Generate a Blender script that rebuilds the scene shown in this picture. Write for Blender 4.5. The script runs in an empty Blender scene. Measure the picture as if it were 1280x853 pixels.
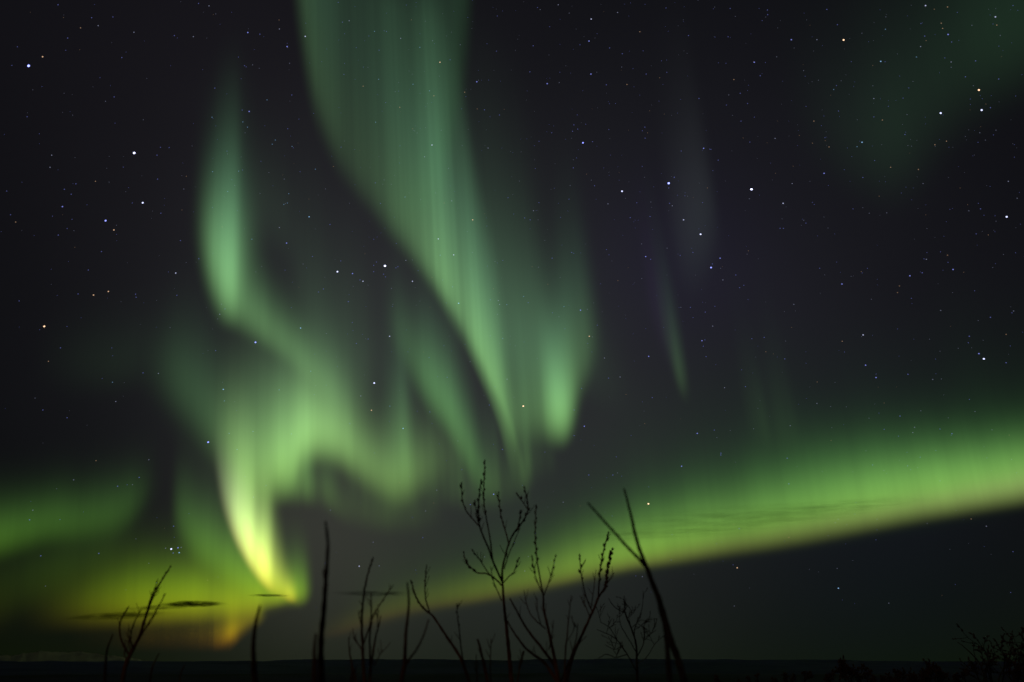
import bpy, math, random
import numpy as np
from mathutils import Vector

sc = bpy.context.scene
COL = sc.collection
R = math.radians

# ------------------------------------------------------------------ camera
PITCH = math.atan((827 - 426.5) / 1108.0)
F = 1108.0                      # focal length in photograph pixels (1280 wide)
H0 = 1.6                        # eye height
cam = bpy.data.cameras.new('camera')
cam.sensor_width = 36.0
cam.lens = 36.0 * F / 1280.0
cam.clip_start = 0.1
cam.clip_end = 2.0e7
cam.dof.use_dof = True
cam.dof.focus_distance = 20000.0
cam.dof.aperture_fstop = 3.4
camo = bpy.data.objects.new('camera', cam)
COL.objects.link(camo)
camo.location = (0, 0, H0)
camo.rotation_euler = (math.pi / 2 + PITCH, 0, 0)
sc.camera = camo

# ------------------------------------------------------------------ night sky
def direction(px, py):
    """world direction seen at a point of the photograph"""
    u = (px - 640) / F
    v = (426.5 - py) / F
    cp, sp = math.cos(PITCH), math.sin(PITCH)
    d = np.array([u, cp - v * sp, sp + v * cp])
    return d / np.linalg.norm(d)

w = bpy.data.worlds.new('World')
sc.world = w
w.use_nodes = True
nt = w.node_tree
nt.nodes.clear()
N = nt.nodes.new
L = nt.links.new
out = N('ShaderNodeOutputWorld')
bgn = N('ShaderNodeBackground')
L(bgn.outputs[0], out.inputs[0])
tc = N('ShaderNodeTexCoord')
nrm = N('ShaderNodeVectorMath'); nrm.operation = 'NORMALIZE'
L(tc.outputs['Generated'], nrm.inputs[0])

def mth(op, a, b=None):
    m = N('ShaderNodeMath'); m.operation = op
    for i, s in enumerate((a, b)):
        if s is None: continue
        if isinstance(s, (int, float)): m.inputs[i].default_value = s
        else: L(s, m.inputs[i])
    return m.outputs[0]

def scaled(col, fac):
    v = N('ShaderNodeVectorMath'); v.operation = 'SCALE'
    v.inputs[0].default_value = col
    L(fac, v.inputs['Scale'])
    return v.outputs[0]

def vadd(a, b):
    v = N('ShaderNodeVectorMath'); v.operation = 'ADD'
    L(a, v.inputs[0]); L(b, v.inputs[1])
    return v.outputs[0]

def lobe(px, py, sig_px, col):
    c = direction(px, py)
    d = N('ShaderNodeVectorMath'); d.operation = 'DOT_PRODUCT'
    L(nrm.outputs[0], d.inputs[0]); d.inputs[1].default_value = tuple(c)
    s = sig_px / F
    e = mth('POWER', math.e, mth('DIVIDE', mth('SUBTRACT', d.outputs['Value'], 1.0), s * s))
    return scaled(col, e)

one = N('ShaderNodeValue'); one.outputs[0].default_value = 1.0
acc = scaled((0.0036, 0.0037, 0.0050), one.outputs[0])
for a in (
    (600, 595, 190, (0.0145, 0.0170, 0.0150)),
    (900, 395, 235, (0.0070, 0.0068, 0.0095)),
    (430, 400, 170, (0.0100, 0.0100, 0.0115)), (400, 680, 90, (0.018, 0.018, 0.012)),
    (300, 100, 200, (0.0038, 0.0030, 0.0042)),
    (845, 330, 75, (0.0016, 0.0002, 0.0065)),
    (1080, 705, 130, (-0.0012, -0.0003, 0.0010)),
):
    acc = vadd(acc, lobe(*a))
# airglow low over the horizon
sep = N('ShaderNodeSeparateXYZ'); L(nrm.outputs[0], sep.inputs[0])
zpos = mth('ABSOLUTE', sep.outputs['Z'])
hz = mth('POWER', math.e, mth('MULTIPLY', zpos, -1.0 / 0.085))
acc = vadd(acc, scaled((-0.0002, 0.0022, -0.0036), hz))
ns = N('ShaderNodeTexNoise'); ns.inputs['Scale'].default_value = 3.0; ns.inputs['Detail'].default_value = 3.0
L(nrm.outputs[0], ns.inputs['Vector'])
fac = mth('ADD', mth('MULTIPLY', ns.outputs['Fac'], 0.4), 0.8)
fin = N('ShaderNodeVectorMath'); fin.operation = 'SCALE'
L(acc, fin.inputs[0]); L(fac, fin.inputs['Scale'])
L(fin.outputs[0], bgn.inputs['Color'])
bgn.inputs['Strength'].default_value = 1.0

# weak warm fill lamp, added behind the camera to tint ground and twigs
ld = bpy.data.lights.new('warm_fill', 'SUN')
ld.energy = 0.075
ld.angle = R(0.5)
ld.color = (1.0, 0.72, 0.55)
lo = bpy.data.objects.new('warm_fill', ld); COL.objects.link(lo)
lo.rotation_euler = (R(62), 0, R(-28))

sc.view_settings.view_transform = 'Standard'
sc.view_settings.look = 'None'
sc.view_settings.exposure = 0.0
sc.view_settings.gamma = 1.0
sc.view_settings.use_curve_mapping = False
sc.render.engine = 'CYCLES'
sc.cycles.transparent_max_bounces = 512
sc.cycles.max_bounces = 3
sc.cycles.volume_bounces = 0
sc.cycles.use_denoising = True
sc.cycles.denoiser = 'OPENIMAGEDENOISE'
sc.cycles.denoising_input_passes = 'RGB_ALBEDO_NORMAL'

# ------------------------------------------------------------------ helpers
def tag(o, label=None, cat=None, group=None, kind=None):
    if label: o['label'] = label
    if cat: o['category'] = cat
    if group: o['group'] = group
    if kind: o['kind'] = kind
    return o

def mesh_obj(name, verts, faces, mat, parent=None, smooth=True):
    me = bpy.data.meshes.new(name)
    verts = np.asarray(verts, dtype=np.float32).reshape(-1, 3)
    if isinstance(faces, np.ndarray):
        nf, k = faces.shape
        me.vertices.add(len(verts)); me.vertices.foreach_set('co', verts.ravel())
        me.loops.add(nf * k); me.loops.foreach_set('vertex_index', faces.astype(np.int32).ravel())
        me.polygons.add(nf)
        me.polygons.foreach_set('loop_start', np.arange(0, nf * k, k, dtype=np.int32))
        me.update(calc_edges=True)
    else:
        me.from_pydata([tuple(map(float, v)) for v in verts], [], faces)
    if smooth:
        me.polygons.foreach_set('use_smooth', [True] * len(me.polygons))
    me.materials.append(mat)
    o = bpy.data.objects.new(name, me)
    COL.objects.link(o)
    if parent: o.parent = parent
    return o

def empty(name, loc=(0, 0, 0)):
    o = bpy.data.objects.new(name, None); COL.objects.link(o); o.location = loc
    return o

def point(px, py, dist):
    """world point at forward distance dist seen at a point of the photograph"""
    d = direction(px, py)
    return np.array([0, 0, H0]) + d * (dist / d[1])

def catmull(P, n):
    """Catmull-Rom through rows of P, n samples, evenly by length of the first two columns"""
    P = np.asarray(P, float)
    Q = np.vstack([2 * P[0] - P[1], P, 2 * P[-1] - P[-2]])
    res = []
    for i in range(len(P) - 1):
        p0, p1, p2, p3 = Q[i:i + 4]
        t = np.linspace(0, 1, 24, endpoint=False)[:, None]
        res.append(0.5 * ((2 * p1) + (-p0 + p2) * t + (2 * p0 - 5 * p1 + 4 * p2 - p3) * t**2 + (-p0 + 3 * p1 - 3 * p2 + p3) * t**3))
    res = np.vstack(res + [P[-1:]])
    k = min(2, P.shape[1])
    s = np.concatenate([[0], np.cumsum(np.linalg.norm(np.diff(res[:, :k], axis=0), axis=1))])
    u = np.linspace(0, s[-1], n)
    return np.stack([np.interp(u, s, res[:, c]) for c in range(P.shape[1])], 1), u

def principled(name, base, rough=0.9, noise=None, scale=5.0):
    m = bpy.data.materials.new(name); m.use_nodes = True
    b = m.node_tree.nodes['Principled BSDF']
    b.inputs['Roughness'].default_value = rough
    b.inputs['Specular IOR Level'].default_value = 0.15
    if noise is None:
        b.inputs['Base Color'].default_value = (*base, 1)
    else:
        t = m.node_tree.nodes.new('ShaderNodeTexNoise'); t.inputs['Scale'].default_value = scale
        t.inputs['Detail'].default_value = 8
        g = m.node_tree.nodes.new('ShaderNodeTexCoord')
        r = m.node_tree.nodes.new('ShaderNodeValToRGB')
        r.color_ramp.elements[0].position = 0.38; r.color_ramp.elements[0].color = (*base, 1)
        r.color_ramp.elements[1].position = 0.62; r.color_ramp.elements[1].color = (*noise, 1)
        m.node_tree.links.new(g.outputs['Object'], t.inputs['Vector'])
        m.node_tree.links.new(t.outputs['Fac'], r.inputs['Fac'])
        m.node_tree.links.new(r.outputs['Color'], b.inputs['Base Color'])
    return m

# ------------------------------------------------------------------ the land
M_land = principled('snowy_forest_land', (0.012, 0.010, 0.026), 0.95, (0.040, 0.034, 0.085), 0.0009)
M_far = principled('far_hills_haze_tint', (0.018, 0.016, 0.085), 0.95, (0.036, 0.030, 0.13), 0.0003)  # bluish airlight haze is painted into the base colour of the distant hills
M_near = principled('frozen_heath', (0.012, 0.011, 0.010), 0.95, (0.05, 0.055, 0.07), 1.2)
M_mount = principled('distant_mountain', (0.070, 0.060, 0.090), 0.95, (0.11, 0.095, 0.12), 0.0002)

rr = np.random.RandomState(7)
def noise2(x, y, seed, octs=4):
    z = np.zeros_like(x); a = 1.0
    for o in range(octs):
        for k in range(3):
            r = np.random.RandomState(seed * 100 + o * 10 + k)
            th = r.uniform(0, math.pi * 2); ph = r.uniform(0, math.pi * 2)
            z += a * np.sin((x * math.cos(th) + y * math.sin(th)) * (2.0**o) + ph) / 3
        a *= 0.55
    return z

def land_height(x, y):
    r = np.sqrt(x * x + y * y)
    k = [0, 20, 120, 600, 2500, 5000, 7500, 9500, 12000, 18000, 26000, 30000, 38000, 60000]
    h = [0, -0.8, -9, -60, -190, -250, -215, -118, -210, -250, -120, 34, -60, -100]
    z = np.interp(r, k, h)
    amp = np.interp(r, [0, 60, 600, 2500, 9500, 30000, 60000], [0.05, 0.4, 4, 18, 26, 70, 45])
    wl = np.interp(r, [0, 100, 2500, 9500, 30000], [3, 12, 500, 900, 2200])
    return z + amp * (noise2(x / 2300.0, y / 2300.0, 3, 5) * np.clip(r / 4000, 0, 1) + 0.25 * noise2(x / 340.0, y / 340.0, 5, 3) * np.clip(r / 900, 0, 1)
                      + noise2(x / 5.0, y / 5.0, 6, 3) * np.clip(1 - r / 200, 0, 1))

rings = np.concatenate([[0.3], np.geomspace(1.0, 6000, 90), np.linspace(6200, 40000, 150), np.geomspace(42000, 6.0e6, 16)])
az = np.concatenate([np.linspace(-36, 36, 361), np.linspace(40, 320, 71)])
az = np.radians(az)
RR, AA = np.meshgrid(rings, az, indexing='ij')
X = RR * np.sin(AA); Y = RR * np.cos(AA)
Z = land_height(X, Y)
Z = np.where(RR > 60000, np.minimum(Z, -250.0), Z)
nr, na = RR.shape
idx = np.arange(nr * na).reshape(nr, na)
nxt = np.roll(idx, -1, axis=1)
fc = np.stack([idx[:-1], nxt[:-1], nxt[1:], idx[1:]], -1).reshape(-1, 4)
split = 40
land = mesh_obj('ground', np.stack([X, Y, Z], -1), fc, M_land)
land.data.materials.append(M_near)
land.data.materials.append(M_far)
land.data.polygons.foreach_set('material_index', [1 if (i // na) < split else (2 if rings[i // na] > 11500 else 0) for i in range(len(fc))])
tag(land, kind='structure')

# far mountains on the left
def ridge(name, x0, x1, prof, dist, depth, seed, mat):
    n = 160
    px = np.linspace(x0, x1, n)
    top = np.interp(px, [p[0] for p in prof], [p[1] for p in prof])
    rs = np.random.RandomState(seed)
    jag = sum(np.sin(px * f + rs.uniform(0, 6)) * a for f, a in ((0.11, 0.7), (0.27, 0.5), (0.61, 0.3), (1.3, 0.15)))
    base = 829.0
    V = []
    for i in range(n):
        amt = max(0.0, base - top[i])
        tpt = point(px[i], top[i] + jag[i] * min(1, amt / 4), dist)
        for k, (dd, f) in enumerate(((-depth, 0), (-depth * .5, .45), (-depth * .2, .75), (0, 1), (depth * .4, .6), (depth, 0))):
            s = (dist + dd) / dist
            wob = 0.12 * math.sin(px[i] * 0.3 + k * 1.7 + seed) * (1 if 0 < f < 1 else 0)
            V.append((tpt[0] * s, dist + dd, -300 + (tpt[2] + 300) * (f + wob * f)))
    V = np.array(V)
    I = np.arange(n * 6).reshape(n, 6)
    fcs = np.stack([I[:-1, :-1], I[1:, :-1], I[1:, 1:], I[:-1, 1:]], -1).reshape(-1, 4)
    return tag(mesh_obj(name, V, fcs, mat), kind='structure')
ridge('mountains', -120, 210, [(-120, 822), (0, 820), (30, 817), (60, 814.5), (95, 815), (130, 818), (170, 824), (210, 829)], 88000, 9000, 4, M_mount)

# ------------------------------------------------------------------ aurora
ALT = 10000.0                   # height of the lower border of every curtain
cp, sp = math.cos(PITCH), math.sin(PITCH)
FIELD = np.array([-0.07, -0.06, 1.0])   # lean of the field lines the rays follow

M_aur = bpy.data.materials.new('aurora_light'); M_aur.use_nodes = True
t = M_aur.node_tree; t.nodes.clear()
o_ = t.nodes.new('ShaderNodeOutputMaterial'); ad = t.nodes.new('ShaderNodeAddShader')
em = t.nodes.new('ShaderNodeEmission'); tr = t.nodes.new('ShaderNodeBsdfTransparent')
at = t.nodes.new('ShaderNodeAttribute'); at.attribute_name = 'glow'
t.links.new(at.outputs['Color'], em.inputs['Color'])
t.links.new(em.outputs[0], ad.inputs[0]); t.links.new(tr.outputs[0], ad.inputs[1]); t.links.new(ad.outputs[0], o_.inputs['Surface'])
M_aur.cycles.emission_sampling = 'NONE'

def smooth_noise(u, seed, wl):
    r = np.random.RandomState(seed)
    z = np.zeros_like(u)
    for k, a in ((1.0, 1.0), (0.45, 0.7), (0.2, 0.45)):
        n = int((u.max() - u.min()) / (wl * k)) + 6
        v = r.uniform(-1, 1, n)
        q = (u - u.min()) / (wl * k)
        i = np.clip(q.astype(int), 0, n - 2); f = q - i
        f = f * f * (3 - 2 * f)
        z += a * (v[i] * (1 - f) + v[i + 1] * f)
    return z / 1.6

def redden(z_over_d):
    e = np.degrees(np.arctan(np.maximum(z_over_d, 0.0)))
    r = 1 + 3.6 * np.exp(-e / 1.9)
    g = 1 - 0.5 * np.exp(-e / 1.6)
    b = 1 - np.exp(-(np.maximum(e - 2.5, 0) / 9.0)**1.3)
    return np.stack([r, g, b], -1)

LOW = np.array([0.44, 1.0, 0.35]); HIGH = np.array([0.38, 1.0, 0.50])
GX = np.arange(-400.0, 1700.0, 1.0)
FINE = [smooth_noise(GX, 900 + i, 17) for i in range(5)]
FINE2 = [smooth_noise(GX, 950 + i, 6) for i in range(5)]
def curtain(label, pts, sig=(6, 3), layers=14, k=1.3, rays=0.12, wl=16, seed=1, lo=LOW, hi=HIGH, hc=150.0,
            fringe=0.0, fine=0.055, cat='aurora', name='aurora_curtain', gain=1.0, nh=26, ext=2.6):
    P = np.array(pts, float)
    length = np.sum(np.hypot(*np.diff(P[:, :2], axis=0).T))
    n = int(min(520, max(40, length / 1.5)))
    S, u = catmull(P, n)
    S[:, 2] = np.maximum(S[:, 2], 6); S[:, 3] = np.maximum(S[:, 3], 0); S[:, 4] = np.maximum(S[:, 4], 2)
    A = S[:, 3] * np.exp(rays * smooth_noise(u, seed, wl)) * gain
    Hh = S[:, 2] * (1 + 0.6 * rays * smooth_noise(u, seed + 50, wl * 1.3))
    rs = np.random.RandomState(seed + 99)
    fr = np.linspace(0, 1, nh)**1.5
    Vs, Fs, Cs = [], [], []
    # evenly spread quantiles of a bell curve, in shuffled pairs, give the curtain its thickness
    q = (np.arange(layers) + 0.5) / layers
    qx = np.array([_erfinv(2 * a - 1) for a in q]) * 1.4142
    qy = qx[rs.permutation(layers)]
    for l in range(layers):
        ox, oy = qx[l] * sig[0], qy[l] * sig[1]
        bx = S[:, 0] + ox; by = S[:, 1] + oy + S[:, 4] * 0.35
        by = np.minimum(by, 818)
        top = np.minimum(Hh * ext + S[:, 4], by + 80)
        uu = (bx - 640) / F; vv = (426.5 - by) / F
        D = np.stack([uu, cp - vv * sp, sp + vv * cp], -1)
        B = D * (ALT / D[:, 2:3])
        Bd = B[:, 1] * cp + B[:, 2] * sp; Bv = -B[:, 1] * sp + B[:, 2] * cp
        Fd = FIELD[1] * cp + FIELD[2] * sp; Fv = -FIELD[1] * sp + FIELD[2] * cp
        h = fr[None, :] * top[:, None]
        kk = (426.5 - (by[:, None] - h)) / F
        s = (kk * Bd[:, None] - Bv[:, None]) / (Fv - kk * Fd)
        Pw = B[:, None, :] + s[..., None] * FIELD
        fx = bx + 0.02 * by
        fine_r = np.exp(fine * np.interp(fx, GX, FINE[seed % 5]) + 0.6 * fine * np.interp(fx, GX, FINE2[seed % 5]))
        rise = 1 - np.exp(-(h / S[:, 4][:, None])**2)
        dec = np.exp(-(h / Hh[:, None])**k)
        edge = np.clip((1 - fr) / 0.25, 0, 1)[None, :]; edge = edge * edge * (3 - 2 * edge)
        I = (A * fine_r)[:, None] * rise * dec * edge / layers
        m = np.clip(h / hc, 0, 1)[..., None]
        C = (lo * (1 - m) + hi * m) * I[..., None]
        if fringe:
            fI = A[:, None] * np.exp(-((h - 0.45 * S[:, 4][:, None]) / (0.40 * S[:, 4][:, None]))**2) * rise**0.5 * fringe / layers
            C = C + fI[..., None] * np.array([0.62, 0.42, 0.58])
        dist = np.hypot(Pw[..., 0], Pw[..., 1])
        C = C * redden(Pw[..., 2] / dist)
        Pw = Pw + np.array([0, 0, H0])
        I0 = len(Vs) * n * nh
        g = np.arange(n * nh).reshape(n, nh) + I0
        Fs.append(np.stack([g[:-1, :-1], g[1:, :-1], g[1:, 1:], g[:-1, 1:]], -1).reshape(-1, 4))
        Vs.append(Pw.reshape(-1, 3)); Cs.append(C.reshape(-1, 3))
    o = mesh_obj(name, np.concatenate(Vs), np.concatenate(Fs), M_aur)
    a = o.data.attributes.new('glow', 'FLOAT_COLOR', 'POINT')
    c = np.concatenate(Cs); c = np.concatenate([c, np.ones((len(c), 1))], 1).astype(np.float32)
    a.data.foreach_set('color', c.ravel())
    tag(o, label, cat, 'curtains and arcs of the aurora', 'thing')
    return o

def _erfinv(x):
    a = 0.147
    ln = math.log(1 - x * x)
    t1 = 2 / (math.pi * a) + ln / 2
    return math.copysign(math.sqrt(math.sqrt(t1 * t1 - ln / a) - t1), x)

# rows: x, y of the lower border, height scale, brightness, softness of the lower border
curtain('tall green curtain sweeping from the top of the sky down past the bare twigs',
    [(368, -40, 600, 0.0, 30), (373, 5, 600, .045, 40), (380, 60, 600, .065, 40), (388, 110, 600, .070, 40), (400, 160, 600, .072, 44), (425, 215, 520, .050, 40), (445, 243, 440, .050, 34),
     (470, 272, 400, .062, 34), (495, 303, 340, .115, 32), (520, 332, 205, .18, 30), (545, 364, 200, .26, 26), (562, 390, 190, .38, 24), (574, 412, 180, .36, 24), (585, 430, 160, .24, 22), (599, 458, 135, .56, 22),
     (611, 485, 115, .56, 20), (622, 508, 100, .52, 20), (634, 545, 95, .38, 20), (646, 590, 80, .20, 20), (655, 625, 60, .05, 18), (662, 640, 50, 0, 15)],
    sig=(6, 6), layers=22, k=1.25, rays=.20, wl=22, seed=3, hc=190, fine=.12)
curtain('faint dark green fold hanging at the top, right of the tall curtain',
    [(592, -40, 300, 0, 40), (587, 20, 300, 0.0328, 60), (583, 90, 300, 0.0361, 60), (573, 150, 300, 0.0328, 60), (562, 205, 260, 0.0344, 50), (548, 250, 230, 0.0328, 45), (525, 285, 220, 0.0262, 40), (500, 300, 220, 0.0164, 40), (470, 300, 220, 0, 40)],
    sig=(6, 7), layers=14, k=1.5, rays=.30, wl=22, seed=11, hc=120, lo=np.array([.22, 1, .22]), hi=np.array([.34, 1, .45]))
curtain('short bright pillar curtain at the right end of the tall curtain',
    [(632, 551, 130, 0, 30), (648, 553, 140, 0.125, 40), (664, 551, 140, 0.162, 42), (678, 551, 140, 0.187, 42), (688, 551, 125, 0.344, 36), (697, 551, 112, 0.761, 46), (708, 549, 105, 0.799, 41), (716, 536, 110, 0.428, 36),
     (725, 503, 130, 0.155, 34), (735, 481, 130, 0.112, 36), (744, 461, 130, 0.0516, 40), (756, 451, 120, 0, 40)],
    sig=(5, 4), layers=16, k=1.9, rays=.10, wl=16, seed=21, hc=150)
curtain('bright narrow green beam high on the left of the sky',
    [(240, 300, 95, 0, 50), (249, 322, 95, .08, 55), (258, 350, 100, .34, 60), (268, 376, 120, .62, 60), (278, 395, 130, .74, 56), (288, 402, 134, .68, 46), (299, 410, 104, .34, 40), (310, 418, 76, .30, 34), (322, 426, 66, .32, 32),
     (336, 436, 56, .31, 30), (358, 452, 50, .27, 30), (384, 476, 52, .22, 32), (408, 500, 56, .12, 34), (430, 515, 60, 0, 30)],
    sig=(5.5, 4), layers=16, k=1.75, rays=.06, wl=22, seed=31, hc=200)
curtain('soft right flank of the narrow beam, fading upward',
    [(262, 330, 77, 0, 60), (268, 335, 105, 0.0319, 70), (280, 350, 112, 0.0829, 70), (293, 352, 116, 0.128, 70), (304, 350, 112, 0.128, 70), (314, 345, 98, 0.0701, 70), (328, 335, 77, 0, 60)],
    sig=(5, 5), layers=12, k=1.6, rays=.06, wl=18, seed=35, hc=150)
curtain('broad pale green veil spreading right from the top of the bright swirl',
    [(250, 545, 80, 0, 60), (266, 565, 90, .07, 60), (282, 590, 105, .24, 60), (298, 612, 120, .46, 60), (314, 626, 130, .50, 55), (332, 628, 132, .56, 52), (346, 618, 122, .88, 48), (358, 614, 118, .74, 40), (367, 610, 116, .70, 36), (373, 588, 104, .86, 36),
     (382, 576, 98, .90, 36), (398, 573, 90, .80, 36), (418, 577, 86, .72, 36), (438, 590, 78, .58, 36), (458, 607, 72, .46, 36), (480, 622, 70, .40, 36), (500, 629, 70, .40, 34), (515, 622, 68, .36, 34),
     (532, 608, 66, .20, 36), (552, 600, 70, .10, 36), (590, 590, 70, 0, 34)],
    sig=(9, 7), layers=18, k=2.0, rays=.08, wl=24, seed=41, hc=170, lo=np.array([.50, 1, .36]), hi=np.array([.46, 1, .46]))
curtain('brightest aurora swirl, a yellow-white tongue curling down to the horizon on the left',
    [(264, 560, 50, 0, 25), (270, 592, 60, .06, 26), (277, 628, 70, .24, 28), (286, 655, 85, .52, 28), (296, 678, 92, 1.15, 28), (306, 696, 90, 1.50, 28), (316, 712, 80, 1.62, 26), (326, 725, 74, 1.60, 24), (335, 734, 78, 1.30, 22),
     (342, 740, 72, .62, 20), (349, 744, 56, .40, 15), (356, 748, 36, .36, 11), (362, 751, 26, .42, 9), (367, 752, 20, .34, 8), (371, 752, 18, 0, 7)],
    sig=(2.8, 2.5), layers=22, k=1.8, rays=.20, wl=13, seed=52, hc=120, lo=np.array([.78, 1, .88]), hi=np.array([.56, 1, .48]), fringe=.34)
curtain('dim ragged rays hanging below the pale veil',
    [(335, 630, 50, 0, 24), (350, 630, 60, .10, 26), (366, 628, 60, .17, 26), (385, 628, 60, .17, 26), (405, 632, 60, .15, 28), (430, 650, 50, .08, 30), (460, 658, 50, .10, 34), (490, 662, 50, .08, 34), (525, 660, 50, .06, 34), (560, 650, 50, .0, 30)],
    sig=(3, 5), layers=10, k=1.6, rays=.55, wl=13, seed=61)
curtain('soft diagonal green fold left of the tall curtain',
    [(485, 420, 60, 0, 40), (503, 450, 70, 0.098, 44), (522, 488, 80, 0.196, 44), (542, 518, 88, 0.28, 42), (560, 540, 90, 0.294, 40), (576, 568, 88, 0.28, 38), (590, 597, 82, 0.238, 34), (602, 618, 70, 0.154, 32), (616, 625, 50, 0, 25)],
    sig=(7, 6), layers=14, k=1.9, rays=.16, wl=20, seed=71, lo=np.array([.34, 1, .30]))
curtain('narrow upright green ray beside the right edge of the pale veil',
    [(474, 600, 120, 0, 40), (490, 600, 130, .07, 45), (503, 602, 135, .15, 45), (512, 604, 130, .15, 45), (520, 602, 110, .05, 40), (530, 598, 90, 0, 40)],
    sig=(4, 4), layers=10, k=1.8, rays=.2, wl=9, seed=81)
curtain('row of thin faint rays behind the top of the central shrub',
    [(522, 625, 60, 0, 30), (545, 628, 70, .08, 32), (570, 632, 60, .07, 32), (600, 635, 60, .07, 32), (635, 628, 60, .08, 32), (650, 620, 60, .07, 32), (672, 600, 80, .05, 32), (700, 590, 50, 0, 25)],
    sig=(2.5, 5), layers=9, k=1.5, rays=.8, wl=10, seed=91)
arc = [(1400, 602, 60, 1.12, 52), (1340, 610, 60, 1.12, 52), (1280, 621, 60, 1.09, 50), (1240, 628, 61, 1.03, 48), (1200, 635, 63, 0.935, 46), (1150, 644, 66, 0.844, 44), (1100, 654, 68, 0.752, 42), (1060, 662, 70, 0.684, 42), (1030, 668, 71, 0.638, 42), (1000, 674, 71, 0.616, 40),
     (950, 683, 68, 0.52, 36), (900, 691, 64, 0.52, 32), (850, 700, 60, 0.5, 28), (800, 709, 55, 0.43, 20), (750, 719, 50, 0.35, 19), (700, 731, 46, 0.28, 18), (650, 742, 40, 0.189, 17), (600, 752, 36, 0.148, 16),
     (550, 760, 33, 0.0984, 16), (510, 768, 30, 0.0738, 16), (470, 779, 26, 0.0574, 15), (430, 793, 22, 0.0287, 14), (390, 802, 20, 0, 12)]
curtain('long bright green arc rising from the twigs to the right edge above the horizon', arc,
    sig=(9, 2.5), layers=12, k=2.0, rays=.08, wl=45, seed=101, hc=110, lo=np.array([.52, 1, .34]), hi=np.array([.34, 1, .34]), fringe=.22)
curtain('wide dim green glow above the long arc on the right',
    [(1420, 600, 110, .045, 60), (1280, 625, 110, .05, 60), (1100, 655, 105, .07, 60), (950, 680, 100, .07, 55), (800, 705, 90, .065, 50), (700, 728, 76, .05, 45), (600, 748, 66, .04, 40), (500, 768, 56, .03, 40), (420, 780, 50, 0, 30)],
    sig=(14, 8), layers=8, k=1.5, rays=.15, wl=60, seed=111, lo=np.array([.24, 1, .24]), hi=np.array([.25, 1, .3]))
curtain('dim green band low at the left edge of the sky',
    [(-120, 712, 50, 0.26, 36), (-60, 704, 50, 0.26, 36), (0, 692, 48, 0.276, 34), (55, 676, 48, 0.224, 34), (105, 672, 48, 0.198, 36), (145, 662, 48, 0.19, 38), (168, 644, 46, 0.121, 38), (188, 622, 40, 0, 30)],
    sig=(10, 8), layers=10, k=1.8, rays=.10, wl=30, seed=121, lo=np.array([.32, 1, .26]))
curtain('very dim wide band slanting to the horizon at far left',
    [(-80, 800, 80, .05, 60), (0, 775, 75, .055, 60), (50, 750, 70, .06, 55), (100, 722, 62, .06, 50), (140, 698, 55, .05, 45), (175, 665, 50, 0, 40)],
    sig=(10, 6), layers=8, k=1.8, rays=.1, wl=40, seed=131, lo=np.array([.32, 1, .30]))
curtain('dim green fold just left of the bright swirl',
    [(214, 655, 60, 0, 38), (227, 680, 66, 0.17, 40), (250, 706, 68, 0.289, 40), (282, 728, 70, 0.323, 36), (312, 745, 62, 0.323, 30), (340, 752, 52, 0.238, 22), (358, 754, 48, 0.238, 16), (372, 755, 46, 0.408, 14), (380, 753, 42, 0.34, 14), (388, 747, 36, 0, 12)],
    sig=(4, 4), layers=12, k=1.8, rays=.10, wl=20, seed=141, lo=np.array([.34, 1, .32]))
curtain('yellow-green glow low over the horizon below the swirl',
    [(30, 784, 66, 0, 40), (80, 782, 58, .09, 38), (130, 779, 56, .30, 38), (180, 776, 55, .55, 38), (230, 774, 55, .68, 36), (275, 772, 52, .66, 32), (310, 768, 46, .58, 24), (340, 760, 36, .46, 15), (360, 756, 28, .36, 11), (374, 754, 20, 0, 8)],
    sig=(9, 3), layers=12, k=1.7, rays=.08, wl=30, seed=151, lo=np.array([.43, 1, .08]), hi=np.array([.40, 1, .14]))
curtain('orange-yellow tattered curtain touching the horizon haze at left',
    [(90, 812, 42, 0, 30), (140, 814, 42, 0.0425, 30), (180, 815, 44, 0.111, 30), (220, 815, 44, 0.187, 30), (250, 814, 42, 0.212, 28), (274, 811, 40, 0.221, 20), (288, 804, 38, 0.306, 12), (300, 793, 34, 0.272, 12), (312, 784, 30, 0.289, 11), (322, 778, 26, 0.255, 10), (331, 770, 18, 0, 8)],
    sig=(3.5, 3), layers=12, k=1.7, rays=.28, wl=12, seed=161, lo=np.array([.47, .95, .0]), hi=np.array([.42, 1, .02]))
curtain('tiny pale spike of aurora, leaning, right of the pillar curtain',
    [(828, 425, 110, 0, 40), (838, 452, 110, .018, 40), (847, 480, 105, .040, 36), (854, 494, 95, .075, 32), (859, 498, 85, .045, 30), (866, 497, 80, 0, 30)],
    sig=(2.5, 4), layers=8, k=1.6, rays=.1, wl=8, seed=171)
curtain('very faint violet streak running up from the leaning spike',
    [(812, 400, 110, 0, 60), (824, 425, 120, .010, 60), (836, 450, 120, .014, 60), (846, 465, 110, .010, 60), (858, 470, 100, 0, 60)],
    sig=(3, 5), layers=8, k=1.8, rays=.1, wl=12, seed=185, lo=np.array([.65, .35, 1.2]), hi=np.array([.65, .35, 1.3]))
curtain('ghostly grey-green streamer above the leaning spike',
    [(845, 350, 130, 0, 80), (865, 360, 150, .018, 80), (884, 345, 160, .027, 80), (897, 320, 150, .020, 70), (908, 300, 140, 0, 60)],
    sig=(4, 5), layers=8, k=1.8, rays=.1, wl=12, seed=181, lo=np.array([.6, 1, .8]), hi=np.array([.8, 1, 1]))
curtain('pair of faint thin rays above the long arc',
    [(935, 545, 90, 0, 40), (953, 556, 90, .020, 40), (962, 560, 85, .030, 36), (970, 560, 90, .012, 36), (988, 562, 90, .018, 36), (1010, 562, 80, 0, 36)],
    sig=(3, 5), layers=8, k=1.6, rays=.3, wl=10, seed=191)
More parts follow.
